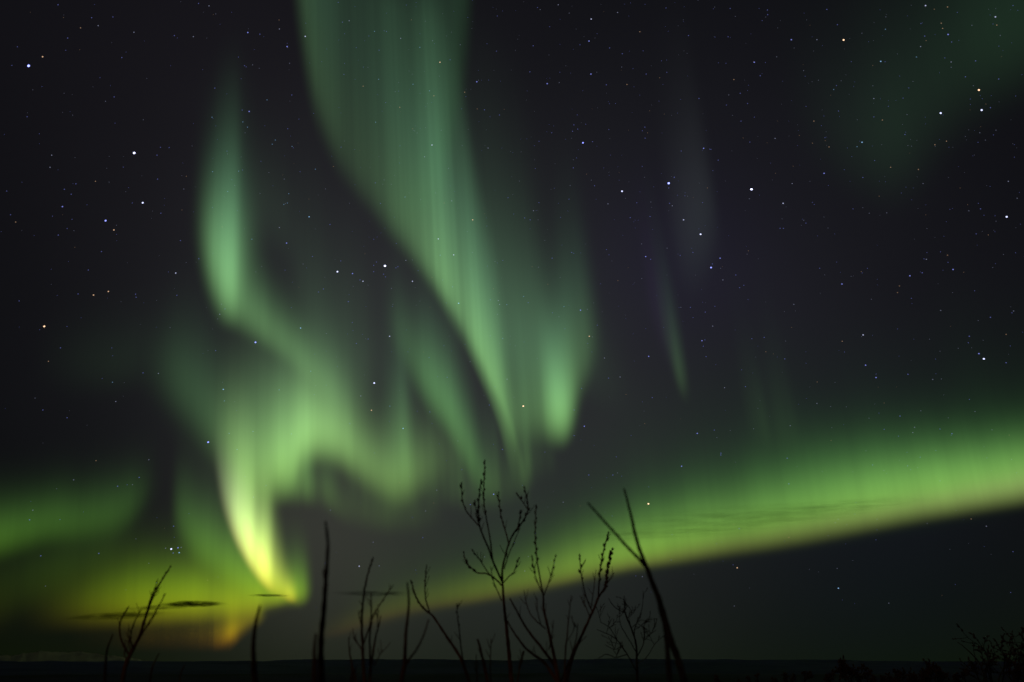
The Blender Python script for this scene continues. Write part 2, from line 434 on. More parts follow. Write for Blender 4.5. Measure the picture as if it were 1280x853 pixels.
curtain('dark green diffuse patch in the top right corner of the sky',
    [(1000, 190, 130, 0, 90), (1050, 225, 150, 0.0087, 90), (1105, 245, 160, 0.0232, 90), (1140, 235, 170, 0.0275, 90), (1190, 175, 170, 0.0261, 90), (1250, 130, 170, 0.0377, 90), (1330, 90, 170, 0.0406, 90), (1420, 60, 170, 0, 90)],
    sig=(16, 10), layers=8, k=1.8, rays=.1, wl=60, seed=201, lo=np.array([.34, 1, .38]), hi=np.array([.34, 1, .45]))
curtain('barely visible green cloud of aurora left of the bright swirl top',
    [(40, 470, 60, 0, 60), (90, 482, 64, 0.015, 60), (140, 484, 66, 0.03, 60), (180, 480, 70, 0.027, 60), (205, 500, 84, 0.075, 60), (228, 525, 92, 0.12, 58), (250, 552, 98, 0.135, 55), (268, 575, 100, 0.135, 50), (290, 590, 90, 0, 50)],
    sig=(9, 8), layers=10, k=1.9, rays=.1, wl=30, seed=211, lo=np.array([.38, 1, .42]), hi=np.array([.4, 1, .5]))
curtain('faint green wisps between the narrow beam and the tall curtain',
    [(296, 300, 90, 0, 60), (322, 308, 95, .035, 60), (345, 318, 100, .040, 60), (365, 350, 100, .022, 60), (385, 440, 150, .040, 60), (415, 520, 150, .085, 60), (445, 530, 140, .08, 60), (470, 500, 120, .03, 60), (490, 480, 110, 0, 60)],
    sig=(8, 8), layers=10, k=1.8, rays=.25, wl=20, seed=221, lo=np.array([.5, 1, .55]), hi=np.array([.45, 1, .5]))
curtain('dim teal haze of aurora to the right above the pillar curtain',
    [(560, 400, 160, 0, 70), (590, 430, 190, 0.0638, 70), (630, 470, 200, 0.0935, 70), (665, 480, 180, 0.085, 70), (700, 480, 150, 0.051, 70), (735, 490, 130, 0.0382, 60), (765, 510, 90, 0.0187, 50), (795, 510, 80, 0, 50)],
    sig=(9, 8), layers=12, k=1.7, rays=.22, wl=22, seed=231, lo=np.array([.42, 1, .48]), hi=np.array([.42, 1, .5]))

# ------------------------------------------------------------------ stars
SD = 2.5e6
def emis(name, col, s):
    m = bpy.data.materials.new(name); m.use_nodes = True
    t = m.node_tree; t.nodes.clear()
    o = t.nodes.new('ShaderNodeOutputMaterial'); e = t.nodes.new('ShaderNodeEmission')
    e.inputs[0].default_value = (*col, 1); e.inputs[1].default_value = s
    t.links.new(e.outputs[0], o.inputs[0]); m.cycles.emission_sampling = 'NONE'
    return m
HUES = {'b': (.28, .32, 1.0), 'w': (.62, .66, 1.0), 'o': (1.0, .62, .38), 'c': (.32, .6, 1.0)}
STM = {}
def star_mat(hue, s):
    key = (hue, s)
    if key not in STM: STM[key] = emis('starlight', HUES[hue], s)
    return STM[key]
phi = (1 + 5**.5) / 2
ICO = np.array([(-1, phi, 0), (1, phi, 0), (-1, -phi, 0), (1, -phi, 0), (0, -1, phi), (0, 1, phi), (0, -1, -phi), (0, 1, -phi), (phi, 0, -1), (phi, 0, 1), (-phi, 0, -1), (-phi, 0, 1)]) / math.hypot(1, phi)
ICOF = np.array([(0, 11, 5), (0, 5, 1), (0, 1, 7), (0, 7, 10), (0, 10, 11), (1, 5, 9), (5, 11, 4), (11, 10, 2), (10, 7, 6), (7, 1, 8), (3, 9, 4), (3, 4, 2), (3, 2, 6), (3, 6, 8), (3, 8, 9), (4, 9, 5), (2, 4, 11), (6, 2, 10), (8, 6, 7), (9, 8, 1)])
def star_verts(px, py, rad):
    """short trail: a ball drawn out along the turning of the sky"""
    c = direction(px, py) * SD
    up = np.array([0, -sp, cp]); rt = np.array([1, 0, 0])
    slope = 0.75 - 1.1 * px / 1280.0
    a = rt + up * slope; a /= np.linalg.norm(a)
    b = np.cross(a, direction(px, py)); b /= np.linalg.norm(b)
    d = direction(px, py); a = np.cross(b, d)
    r = rad / F * SD
    P = ICO[:, :1] * a * r * 1.35 + ICO[:, 1:2] * b * r + ICO[:, 2:3] * d * r
    return c + np.array([0, 0, H0]) , P

# zoomed tiles: origin, then (x, y, size class, hue) read inside each tile, 2.909 tile pixels to one photograph pixel
TILES = [
 ((0, 0), [(104,240,4,'b'),(488,557,4,'w'),(155,207,2,'o'),(384,803,3,'b'),(519,738,3,'w'),(414,837,2,'o'),(211,18,1,'b'),(333,65,1,'b'),(246,139,1,'b'),(443,210,1,'b'),(293,102,1,'o'),(357,94,1,'w'),
   (276,669,1,'b'),(234,689,1,'b'),(259,707,1,'b'),(227,752,2,'b'),(347,660,1,'o'),(57,808,1,'o'),(487,118,1,'w'),(634,130,1,'b'),(703,134,1,'w'),(722,13,1,'b'),(760,22,1,'w'),(901,119,2,'b'),(945,125,1,'b'),
   (1016,106,1,'w'),(1044,170,2,'b'),(1110,133,2,'w'),(781,321,1,'b'),(771,427,1,'c'),(906,406,2,'b'),(971,364,1,'c'),(1061,346,1,'b'),(1062,533,1,'c'),(1001,510,1,'c'),(990,525,1,'c'),(883,444,1,'c'),(900,463,1,'c'),
   (571,565,1,'b'),(573,652,1,'b'),(585,776,1,'b'),(773,625,1,'c'),(868,623,1,'c'),(828,697,1,'c'),(1050,705,1,'c'),(1045,739,1,'c'),(1032,744,1,'c'),(1124,789,2,'c'),(1147,616,1,'c'),(1016,828,1,'w'),(1200,817,1,'b'),(415,353,1,'b'),(188,565,1,'w'),(182,609,1,'w')]),
 ((420, 0), [(48,76,1,'w'),(140,115,1,'c'),(235,140,1,'w'),(305,173,1,'c'),(378,227,2,'o'),(99,314,1,'o'),(155,289,1,'c'),(280,307,1,'c'),(340,331,1,'c'),(356,349,1,'o'),(232,391,1,'o'),(468,336,1,'o'),(512,298,2,'b'),(540,400,1,'b'),
   (144,445,1,'c'),(349,528,2,'w'),(322,571,1,'w'),(251,717,1,'c'),(421,731,1,'w'),(497,800,2,'o'),(553,539,1,'w'),(808,18,1,'w'),(928,70,2,'w'),(920,150,2,'b'),(1024,46,1,'w'),(995,175,1,'b'),(1105,116,1,'o'),(1041,196,1,'b'),
   (768,305,2,'b'),(927,270,2,'b'),(983,309,1,'b'),(1058,308,1,'o'),(1128,270,1,'b'),(717,167,1,'b'),(705,262,1,'b'),(879,470,1,'b'),(860,478,1,'b'),(865,455,1,'b'),(898,520,3,'b'),(933,516,1,'b'),(1123,463,1,'b'),(1124,503,1,'b'),
   (1040,696,3,'w'),(1210,667,4,'b'),(1230,645,1,'b'),(1213,740,1,'b'),(1223,749,1,'w'),(989,742,1,'w'),(1070,792,1,'b'),(1264,800,2,'w'),(863,611,1,'b'),(940,676,1,'b'),(718,767,1,'w'),(706,800,1,'b'),(686,793,1,'b'),(1210,684,1,'b'),(1142,788,1,'b')]),
 ((840, 0), [(922,21,2,'w'),(1002,26,1,'o'),(1176,62,2,'w'),(1181,92,1,'o'),(979,85,1,'o'),(984,104,1,'o'),(1004,126,2,'b'),(919,132,1,'b'),(776,107,1,'c'),(348,54,1,'b'),(347,37,1,'b'),(563,35,1,'b'),(434,145,2,'b'),(527,145,1,'w'),(624,146,3,'o'),
   (299,227,2,'b'),(321,276,1,'b'),(759,224,2,'c'),(904,170,1,'w'),(1015,226,1,'w'),(889,208,1,'c'),(1104,222,1,'b'),(1067,280,1,'b'),(1116,328,3,'o'),(1188,288,1,'b'),(977,412,3,'w'),(1126,401,3,'w'),(1158,392,1,'b'),(516,441,1,'o'),(691,518,2,'c'),
   (673,534,1,'c'),(571,535,1,'o'),(956,527,1,'o'),(375,504,1,'w'),(251,441,1,'b'),(115,540,2,'b'),(98,359,1,'b'),(168,583,1,'b'),(289,689,4,'w'),(437,668,1,'w'),(553,631,2,'b'),(404,740,2,'w'),(42,800,2,'w'),(8,646,1,'b'),(1223,660,1,'w'),(1122,760,1,'b'),
   (1217,789,3,'w'),(896,617,1,'o'),(795,609,1,'o'),(694,646,1,'b'),(734,359,1,'w'),(765,437,1,'o'),(248,340,1,'b'),(225,290,1,'o'),(60,130,1,'b'),(588,326,1,'c'),(405,831,1,'b'),(393,831,1,'b'),(847,490,1,'b'),(998,514,1,'o')]),
 ((0, 280), [(656,61,1,'b'),(723,127,1,'b'),(639,179,2,'w'),(321,168,1,'b'),(369,101,1,'b'),(212,41,1,'b'),(394,246,2,'o'),(340,259,2,'o'),(284,255,1,'b'),(161,373,3,'o'),(220,451,1,'b'),(176,500,1,'o'),(493,256,1,'b'),(495,267,1,'b'),(643,260,1,'b'),
   (799,329,1,'w'),(916,56,1,'c'),(1042,70,2,'b'),(1227,174,3,'w'),(1136,119,1,'b'),(1093,379,2,'c'),(929,431,3,'b'),(784,461,1,'b'),(812,602,2,'c'),(816,644,1,'c'),(576,544,1,'w'),(520,542,1,'b'),(421,646,1,'w'),(156,677,1,'b'),(244,705,1,'b'),
   (757,794,3,'b'),(862,821,1,'c'),(833,762,1,'c'),(920,755,1,'c'),(1158,248,1,'b'),(1176,237,1,'b'),(1267,283,1,'b'),(1130,536,1,'c'),(1015,604,1,'c'),(409,576,1,'c')]),
 ((420, 280), [(372,55,2,'w'),(428,113,2,'w'),(379,114,1,'c'),(178,153,4,'w'),(60,181,2,'b'),(98,209,2,'w'),(87,204,1,'b'),(137,174,1,'b'),(137,151,1,'b'),(147,139,1,'b'),(173,183,1,'b'),(180,193,1,'b'),(218,160,1,'b'),(225,156,1,'b'),(254,133,1,'w'),(278,209,2,'w'),
   (44,283,1,'b'),(74,435,1,'b'),(117,419,1,'b'),(195,409,2,'w'),(446,289,2,'c'),(590,279,1,'w'),(595,293,1,'w'),(621,294,1,'c'),(682,264,1,'c'),(786,125,1,'b'),(857,104,1,'b'),(889,314,2,'b'),(921,409,2,'o'),(606,417,1,'c'),(139,579,3,'w'),
   (129,678,2,'o'),(196,663,1,'c'),(244,744,2,'c'),(341,684,1,'b'),(90,626,1,'w'),(681,663,3,'o'),(866,677,1,'b'),(866,770,1,'b'),(903,736,2,'b'),(893,599,1,'b'),(991,561,1,'b'),(1033,557,1,'w'),(1137,482,2,'b'),(1150,632,1,'b'),(1126,119,2,'b'),(1144,129,1,'b'),(622,565,1,'w'),(829,301,1,'c'),(976,488,1,'w')]),
 ((840, 280), [(104,38,3,'w'),(76,104,1,'b'),(175,125,2,'b'),(147,146,1,'b'),(142,159,3,'b'),(232,186,1,'b'),(246,232,1,'b'),(67,304,1,'b'),(121,321,1,'b'),(109,425,2,'b'),(114,445,1,'b'),(124,483,1,'b'),(148,372,1,'w'),(185,204,1,'w'),(335,413,1,'b'),(410,491,1,'b'),
   (191,596,1,'w'),(267,592,1,'b'),(92,762,2,'b'),(154,750,1,'b'),(618,219,2,'b'),(695,404,2,'w'),(619,427,1,'o'),(704,514,2,'b'),(742,559,2,'b'),(865,189,2,'b'),(925,129,1,'w'),(1002,114,1,'o'),(910,178,1,'b'),(1022,166,2,'b'),(827,226,1,'o'),(820,250,1,'o'),
   (977,315,1,'w'),(1158,340,1,'b'),(1215,402,1,'o'),(1242,317,1,'w'),(1116,472,2,'b'),(1134,491,3,'w'),(1215,505,1,'b'),(1081,409,1,'b'),(858,547,1,'b'),(948,566,1,'w'),(882,740,1,'w'),(1018,763,1,'c'),(829,699,1,'c'),(430,734,1,'w'),(178,834,1,'c'),(527,653,1,'w'),(443,293,1,'w')]),
]
EXTRA = [  # photograph pixels
 (207,685.5,1,'w'),(214,686.5,3,'w'),(222.5,685,2,'b'),(226.5,684.5,1,'w'),(224,691,2,'c'),(216.5,691.5,1,'c'),(217,658,1,'b'),(123.5,692,1,'c'),(449,708,2,'w'),(474,707.5,1,'w'),(466.5,678,1,'w'),(413,638,1,'w'),
 (617,618,2,'b'),(588,631,1,'b'),(656,714,1,'w'),(810.5,630,3,'o'),(921.5,710,2,'o'),(1048,735.5,2,'c'),(803,721,1,'w'),(704,628,1,'w'),(736,594,1,'b'),(766,594,1,'b'),(120,576,1,'o'),(186,575,1,'w'),(174,597,1,'b'),(41,638,1,'w'),(37,650,1,'c'),
 (92,600,1,'w'),(147,608,1,'c'),(51,695,1,'c'),(871,542,1,'b'),(901,569,1,'b'),(984,573,1,'b'),(986,605,1,'c'),(852,583,2,'b'),(924,661,1,'c'),(986,672,1,'o'),(1214,649,1,'o'),(1233,658,1,'w'),(1141,541,1,'w'),(628,562,1,'b'),(532,639,1,'w'),(546,613,1,'w')]
RAD = {1: 0.50, 2: 0.66, 3: 0.90, 4: 1.15}
STR = {1: 0.28, 2: 0.70, 3: 1.8, 4: 3.2}
SPECIAL = {  # labels for stars one can point to
 (36, 82): 'bright bluish star in the top left corner of the sky',
 (168, 191): 'brightest white star left of the narrow green beam',
 (836, 229): 'bright blue star high in the dark gap right of the tall curtain',
 (777, 239): 'white star just left of the bright blue star in the dark gap',
 (939, 237): 'white star far right of the bright blue star, alone in the dark sky',
 (481, 333): 'brightest white star of the small cluster beside the tall curtain',
 (55, 408): 'orange star near the left edge, halfway up the sky',
 (260, 553): 'blue star at the dark left edge of the bright swirl',
 (319, 428): 'bluish star just under the foot of the narrow beam',
 (468, 479): 'white star over the upper right of the pale veil',
 (654, 508): 'orange star on the tail of the tall curtain',
 (810, 630): 'orange star low over the green arc, right of the leaning twig',
 (889, 335): 'blue star, brighter of a close pair right of the ghostly streamer',
 (876, 293): 'white star on the ghostly streamer',
 (1230, 449): 'white star near the right edge above the green arc',
 (1055, 50): 'yellowish star at the top, left of the dark green patch',
 (1224, 113): 'orange star in the upper right, below the dark green patch',
 (214, 686): 'brightest star of the tight little cluster above the left shrub',
 (921, 710): 'orange star in the dark sky below the green arc, the left one of two',
 (1048, 736): 'bluish star in the dark sky below the green arc, the right one of two',
 (547, 299): 'white star shining through the middle of the tall curtain',
 (422, 340): 'bluish white star just left of the small star cluster',
 (729, 179): 'blue star alone in the dark gap right of the tall curtain top',
 (132, 276): 'bluish star below and left of the brightest white star',
 (178, 254): 'white star directly below the brightest white star at left',
}
WORDS = {'b': 'bluish', 'w': 'white', 'o': 'orange', 'c': 'pale cyan'}
stars = []
for (ox, oy), lst in TILES:
    for (x, y, c, h) in lst:
        stars.append((ox + x / 2.909, oy + y / 2.909, c, h))
stars += EXTRA
def area(x, y):
    a = 'left' if x < 427 else ('middle' if x < 853 else 'right')
    b = 'upper' if y < 230 else ('central' if y < 480 else 'lower')
    return '%s %s' % (b, a)
used = set()
SME = {}
stars.sort(key=lambda s: -s[2])
extra_stuff = []
count = 0
for (x, y, c, h) in stars:
    if count >= 300:
        extra_stuff.append((x, y, 0.6, h)); continue
    lab = None
    for (sx, sy), t_ in SPECIAL.items():
        if (sx, sy) not in used and abs(x - sx) < 3 and abs(y - sy) < 3:
            lab = t_; used.add((sx, sy)); break
    if lab is None:
        lab = '%s %s star among the others in the %s of the night sky' % ({1: 'tiny', 2: 'small', 3: 'clear', 4: 'bright'}[c], WORDS[h], area(x, y) + ' part')
    ctr, P = star_verts(x, y, RAD[c])
    o = mesh_obj('star', P, ICOF, star_mat(h, STR[c]))
    o.location = ctr
    tag(o, lab, 'star', 'stars in the night sky', 'thing')
    count += 1
# the multitude of faint stars beyond the three hundred
rs = np.random.RandomState(12)
for hue, nn in (('b', 950), ('w', 700), ('o', 160)):
    V, Fc = [], []
    k = 0
    pool = [(x, y, r) for (x, y, r, h_) in extra_stuff if h_ == hue or (h_ == 'c' and hue == 'b')]
    while len(pool) < nn:
        x = rs.uniform(-150, 1430); y = rs.uniform(-120, 760)
        if rs.uniform() > math.exp(-max(0, y - 250) / 330.0) * (0.55 if x < 420 else 1.0): continue
        pool.append((x, y, 0.22 + 0.26 * rs.uniform()**2))
    for x, y, r in pool:
        ctr, P = star_verts(x, y, r)
        V.append(ctr + P); Fc.append(ICOF + 12 * k); k += 1
    if hue == 'b':
        allV, allF, mats, base = [], [], [], 0
    allV += V; allF += [f + base for f in Fc]; base += 12 * k
    mats += [({'b': 0, 'w': 1, 'o': 2}[hue])] * (20 * k)
fs = mesh_obj('starfield', np.concatenate(allV), np.concatenate(allF), star_mat('b', 0.26))
fs.data.materials.append(star_mat('w', 0.15)); fs.data.materials.append(star_mat('o', 0.15))
fs.data.polygons.foreach_set('material_index', mats)
tag(fs, 'countless faint stars scattered over the dark sky', 'stars', None, 'stuff')

# ------------------------------------------------------------------ thin clouds
def cloud(label, px, py, wpx, hpx, dist, dens, colr=(.02, .02, .02), tilt=0.0, seed=0):
    c = point(px, py, dist)
    rx = wpx / 2 / F * dist; rz = hpx / 2 / F * dist; ry = rx * 0.6
    n1, n2 = 24, 12
    V = []
    for i in range(n2 + 1):
        a = 0.02 + (math.pi - 0.04) * i / n2
        for j in range(n1):
            b = 2 * math.pi * j / n1
            V.append((math.sin(a) * math.cos(b), math.sin(a) * math.sin(b), math.cos(a)))
    Fc = [(i * n1 + j, (i + 1) * n1 + j, (i + 1) * n1 + (j + 1) % n1, i * n1 + (j + 1) % n1) for i in range(n2) for j in range(n1)]
    Fc += [tuple(range(n1)), tuple(reversed(range(n2 * n1, n2 * n1 + n1)))]
    m = bpy.data.materials.new('cloud_vapour'); m.use_nodes = True
    t = m.node_tree; t.nodes.clear()
    o = t.nodes.new('ShaderNodeOutputMaterial'); pv = t.nodes.new('ShaderNodeVolumePrincipled')
    pv.inputs['Color'].default_value = (*colr, 1)
    pv.inputs['Anisotropy'].default_value = 0.0
    tc = t.nodes.new('ShaderNodeTexCoord')
    ln = t.nodes.new('ShaderNodeVectorMath'); ln.operation = 'LENGTH'
    t.links.new(tc.outputs['Object'], ln.inputs[0])
    ns = t.nodes.new('ShaderNodeTexNoise'); ns.inputs['Scale'].default_value = 2.2; ns.inputs['Detail'].default_value = 5
    mp = t.nodes.new('ShaderNodeMapping'); mp.inputs['Location'].default_value = (seed * 3.1, seed, 0); mp.inputs['Scale'].default_value = (1.6, 1.6, .55)
    t.links.new(tc.outputs['Object'], mp.inputs[0]); t.links.new(mp.outputs[0], ns.inputs['Vector'])
    def mm(op, a, b):
        q = t.nodes.new('ShaderNodeMath'); q.operation = op
        for i, s in enumerate((a, b)):
            if isinstance(s, (int, float)): q.inputs[i].default_value = s
            else: t.links.new(s, q.inputs[i])
        return q.outputs[0]
    r2 = mm('MULTIPLY', ln.outputs['Value'], ln.outputs['Value'])
    f = mm('MAXIMUM', mm('SUBTRACT', 1.0, r2), 0.0)
    nz = mm('MAXIMUM', mm('SUBTRACT', mm('MULTIPLY', ns.outputs['Fac'], 5.0), 1.9), 0.0)
    f = mm('MULTIPLY', mm('MULTIPLY', f, f), nz)
    t.links.new(mm('MULTIPLY', f, dens / ry), pv.inputs['Density'])
    t.links.new(pv.outputs[0], o.inputs['Volume'])
    ob = mesh_obj('cloud', V, Fc, m)
    ob.location = c; ob.scale = (rx, ry, rz); ob.rotation_euler = (0, R(tilt), 0)
    tag(ob, label, 'cloud', 'thin clouds low over the horizon', 'thing')
    return ob
cloud('small dark lens-shaped cloud over the yellow glow, right of the left shrub', 241, 755, 92, 9, 24000, 4.2, seed=1)
cloud('thin dark tail of cloud joining the small lens-shaped cloud on its left', 205, 759, 120, 7, 24500, 1.6, tilt=-4, seed=9)
cloud('dark smear of cloud behind the left shrub', 148, 770, 150, 10, 25000, 1.9, tilt=-3, seed=2)
cloud('dark sliver of cloud at the tip of the bright swirl', 336, 744.5, 60, 4, 26000, 2.2, seed=3)
cloud('faint grey cloud between the tall twig and the next shrub', 468, 742, 120, 8, 27000, 1.5, seed=4)
cloud('long thin dusky cloud streak across the right green arc', 945, 645, 380, 9, 22000, 1.5, tilt=-2, seed=5)
cloud('fainter lower cloud streak across the right green arc', 850, 664, 330, 7, 23000, 1.1, tilt=-3, seed=6)
cloud('short upper cloud streak across the right green arc', 1060, 632, 240, 6, 22500, 0.9, tilt=-3, seed=8)

# ------------------------------------------------------------------ shrubs and twigs
M_bark = principled('willow_bark', (0.050, 0.020, 0.012), 0.8, (0.17, 0.060, 0.030), 9.0)
M_bark2 = principled('dark_bark', (0.030, 0.020, 0.016), 0.85, (0.07, 0.045, 0.032), 26.0)
M_bud = principled('bud_scales', (0.10, 0.045, 0.028), 0.6, (0.05, 0.022, 0.016), 60.0)

def tube(P, rad, V, Fc, sides=7):
    P = np.asarray(P); n = len(P)
    T = np.gradient(P, axis=0); T /= np.linalg.norm(T, axis=1)[:, None] + 1e-12
    ref = np.array([0.31, 1.0, 0.13]); ref /= np.linalg.norm(ref)
    b0 = len(V)
    for i in range(n):
        a = np.cross(T[i], ref); a /= np.linalg.norm(a) + 1e-12; b = np.cross(T[i], a)
        for j in range(sides):
            th = 2 * math.pi * j / sides
            V.append(P[i] + rad[i] * (a * math.cos(th) + b * math.sin(th)))
    for i in range(n - 1):
        for j in range(sides):
            k = (j + 1) % sides
            Fc.append((b0 + i * sides + j, b0 + i * sides + k, b0 + (i + 1) * sides + k, b0 + (i + 1) * sides + j))
    Fc.append(tuple(b0 + j for j in range(sides))[::-1])
    Fc.append(tuple(b0 + (n - 1) * sides + j for j in range(sides)))

def bud(c, d, ln, wd, V, Fc):
    d = d / np.linalg.norm(d)
    prof = [(0, .25), (.18, .8), (.42, 1), (.7, .72), (.9, .3), (1, .04)]
    P = np.array([c + d * ln * a for a, _ in prof]); tube(P, [wd * b for _, b in prof], V, Fc, 6)

def shrub(label, base_px, dist, stems, name='shrub', cat='shrub', seed=1, mat=None, group='bare shrubs in the foreground', budsize=1.0):
    """stems: list of (points, radius px at foot, radius px at tip, buds from which fraction or None, is_child)"""
    rs = np.random.RandomState(seed)
    mat = mat or M_bark
    gx = (base_px - 640) / F * dist
    gz = float(land_height(np.array([gx]), np.array([dist]))[0])
    root = empty(name, (gx, dist, gz))
    origin = np.array([gx, dist, gz])
    depth_at = {}
    cur = None
    for (pts, r0, r1, bf, child) in stems:
        P = []
        if child:
            key = min(depth_at, key=lambda q: (q[0] - pts[0][0])**2 + (q[1] - pts[0][1])**2)
            d0 = depth_at[key]
        else:
            d0 = dist + rs.uniform(-.06, .06) * dist * .5
        lean = rs.uniform(-1, 1) * 0.0009 * dist
        prev = None; dd = d0
        for (x, y) in pts:
            if prev is not None: dd += lean * math.hypot(x - prev[0], y - prev[1])
            prev = (x, y)
            P.append(point(x, y, dd)); depth_at[(x, y)] = dd
        foot = []
        if not child:
            f_ = P[0]; b = np.array([f_[0] * .7 + origin[0] * .3, f_[1] * .8 + origin[1] * .2, origin[2]])
            mid = (f_ + b) / 2 + np.array([(f_[0] - b[0]) * .2, 0, 0])
            foot = [b - np.array([0, 0, .04]), mid]
        P = np.array(P)
        npts = max(14, int(4 * len(P)))
        idxs = P.shape[0]
        Q, u = catmull(np.hstack([P]), npts) if len(P) > 2 else (np.linspace(P[0], P[1], npts), np.linspace(0, np.linalg.norm(P[1] - P[0]), npts))
        if len(P) > 2:
            # even spacing in 3D
            Q3 = Q[:, :3]; sl = np.concatenate([[0], np.cumsum(np.linalg.norm(np.diff(Q3, axis=0), axis=1))])
            uu = np.linspace(0, sl[-1], npts * 2); Q = np.stack([np.interp(uu, sl, Q3[:, c]) for c in range(3)], 1)
        if foot: Q = np.vstack([np.array(foot), Q])
        n = len(Q)
        sc_ = dist / F
        jit = rs.normal(0, 1, (n, 3)); jit[0] = 0; jit[1] = 0
        jit = (jit + np.roll(jit, 1, 0)) * 0.5
        Q = Q + jit * sc_ * 0.16
        fr = np.linspace(0, 1, n)
        start = 1.25 if not child else 1.0
        rad = (r0 * start * (1 - fr) ** 0.8 + r1 * (1 - (1 - fr) ** 0.8)) * sc_ * 0.84
        rad = rad * (1 + 0.10 * np.sin(fr * 60 + rs.uniform(0, 6)) * (rs.uniform(0.5, 1)))
        V, Fc = [], []
        tube(Q, rad, V, Fc)
        # fine side shoots and spurs
        if name == 'shrub' and dist < 6:
            q0 = len(foot)
            for z in range(rs.randint(2, 5)):
                q = rs.randint(q0 + (n - q0) // 4, n - 2)
                tdir = Q[q + 1] - Q[q]; tdir /= np.linalg.norm(tdir) + 1e-12
                side = np.array([rs.choice([-1, 1]) * rs.uniform(.5, 1), rs.uniform(-.7, .7), rs.uniform(-.1, .4)])
                ln_ = rs.uniform(5, 17) * sc_; c0 = Q[q]; sh = [c0]
                d_ = tdir + side * rs.uniform(.5, 1.0); d_ /= np.linalg.norm(d_)
                for w_ in range(5):
                    d_ = d_ + np.array([0, 0, .12]) + rs.normal(0, .06, 3); d_ /= np.linalg.norm(d_)
                    sh.append(sh[-1] + d_ * ln_ / 5)
                tube(sh, np.linspace(.5, .28, 6) * sc_, V, Fc, 5)
        st = mesh_obj('twig' if child else 'stem', V, Fc, mat)
        st.parent = root; st.matrix_parent_inverse.identity()
        st.location = (-origin)
        if bf is not None:
            V, Fc = [], []
            L_ = np.sum(np.linalg.norm(np.diff(Q, axis=0), axis=1)) / sc_
            nb = max(2, int(L_ * (1 - bf) / 7.5))
            side = 1
            for i in range(nb):
                f = bf + (1 - bf) * (i + 0.5) / nb + rs.uniform(-.01, .01)
                q = min(n - 2, max(0, int(f * (n - 1)))); c = Q[q] + (Q[q + 1] - Q[q]) * (f * (n - 1) - q)
                tdir = Q[q + 1] - Q[q]; tdir /= np.linalg.norm(tdir) + 1e-12
                s_ = np.array([side * rs.uniform(.5, 1), rs.uniform(-.8, .8), 0]); side = -side
                s_ = s_ - tdir * np.dot(s_, tdir); s_ /= np.linalg.norm(s_) + 1e-9
                bs = budsize * rs.uniform(.75, 1.25)
                bud(c, tdir + s_ * .45, 5.2 * sc_ * bs, 1.35 * sc_ * bs, V, Fc)
            bud(Q[-1], Q[-1] - Q[-2], 5.0 * sc_ * budsize, 1.1 * sc_ * budsize, V, Fc)
            bo = mesh_obj('bud', V, Fc, M_bud); bo.parent = st; bo.matrix_parent_inverse.identity()
            bo['kind'] = 'stuff'
    tag(root, label, cat, group)
    return root

# the tall central shrub
shrub('tallest bare shrub with buds, its forked crown reaching highest in the middle', 642, 4.0, [
    ([(640, 856), (638, 835), (634, 794), (630, 755), (628, 728)], 2.6, 1.6, None, False),
    ([(628, 728), (617, 704), (611, 687), (604, 670), (599, 656), (598, 638), (599, 620), (601, 603)], 1.7, .8, .62, True),
    ([(616, 702), (612, 670), (608, 648), (605, 629), (605, 600), (606, 578)], 1.2, .7, .45, True),
    ([(599, 658), (591, 649), (583, 639), (578, 625), (577, 607)], 1.0, .7, .4, True),
    ([(599, 658), (596, 645), (594, 629)], .8, .6, .5, True),
    ([(627, 732), (617, 722), (607, 717), (596, 716), (588, 709), (582, 702), (580, 693)], 1.3, .8, .5, True),
    ([(617, 724), (608, 713), (601, 702), (597, 697), (592, 690)], .9, .6, .5, True),
    ([(627, 751), (621, 737), (616, 724), (613, 708)], .9, .5, None, True),
    ([(628, 728), (628, 712), (631, 698), (636, 680), (642, 667), (650, 657), (658, 644), (660, 632), (656, 612)], 1.7, .8, .5, True),
    ([(659, 636), (653, 627), (647, 618)], .8, .6, .5, True),
    ([(648, 659), (649, 650), (651, 641)], .8, .6, .4, True),
    ([(636, 680), (632, 665), (628, 652), (625, 637), (623, 618)], 1.1, .6, .35, True),
    ([(630, 712), (636, 693), (642, 679), (650, 660)], .9, .5, None, True),
    ([(629, 729), (636, 721), (642, 716), (645, 708), (648, 700)], .9, .7, .6, True),
], seed=3)
# the shrub right of it with many stems
shrub('wide many-stemmed bare shrub just right of the tallest one', 702, 3.6, [
    ([(698, 856), (696, 840), (692, 818), (686, 790), (680, 763), (679, 744)], 2.3, 1.4, None, False),
    ([(679, 744), (675, 722), (671, 698), (669, 664), (670, 634)], 1.3, .7, .35, True),
    ([(679, 744), (672, 728), (668, 716), (665, 698)], .9, .6, .5, True),
    ([(680, 744), (686, 728), (690, 714), (694, 697)], .9, .5, .6, True),
    ([(682, 786), (670, 776), (662, 766), (657, 750), (655, 738)], 1.0, .5, None, True),
    ([(676, 781), (672, 765), (671, 747)], .8, .5, None, True),
    ([(700, 856), (694, 834), (677, 810), (659, 787), (646, 764), (637, 748)], 2.0, 1.0, None, False),
    ([(700, 858), (681, 829), (666, 818), (655, 808), (640, 787), (634, 776)], 2.0, 1.0, None, False),
    ([(686, 812), (690, 795), (692, 775)], .8, .5, None, True),
    ([(706, 856), (706, 830), (708, 803), (711, 772), (714, 745)], 1.2, .5, None, False),
    ([(708, 803), (716, 790), (719, 778)], .6, .4, None, True),
], seed=5)
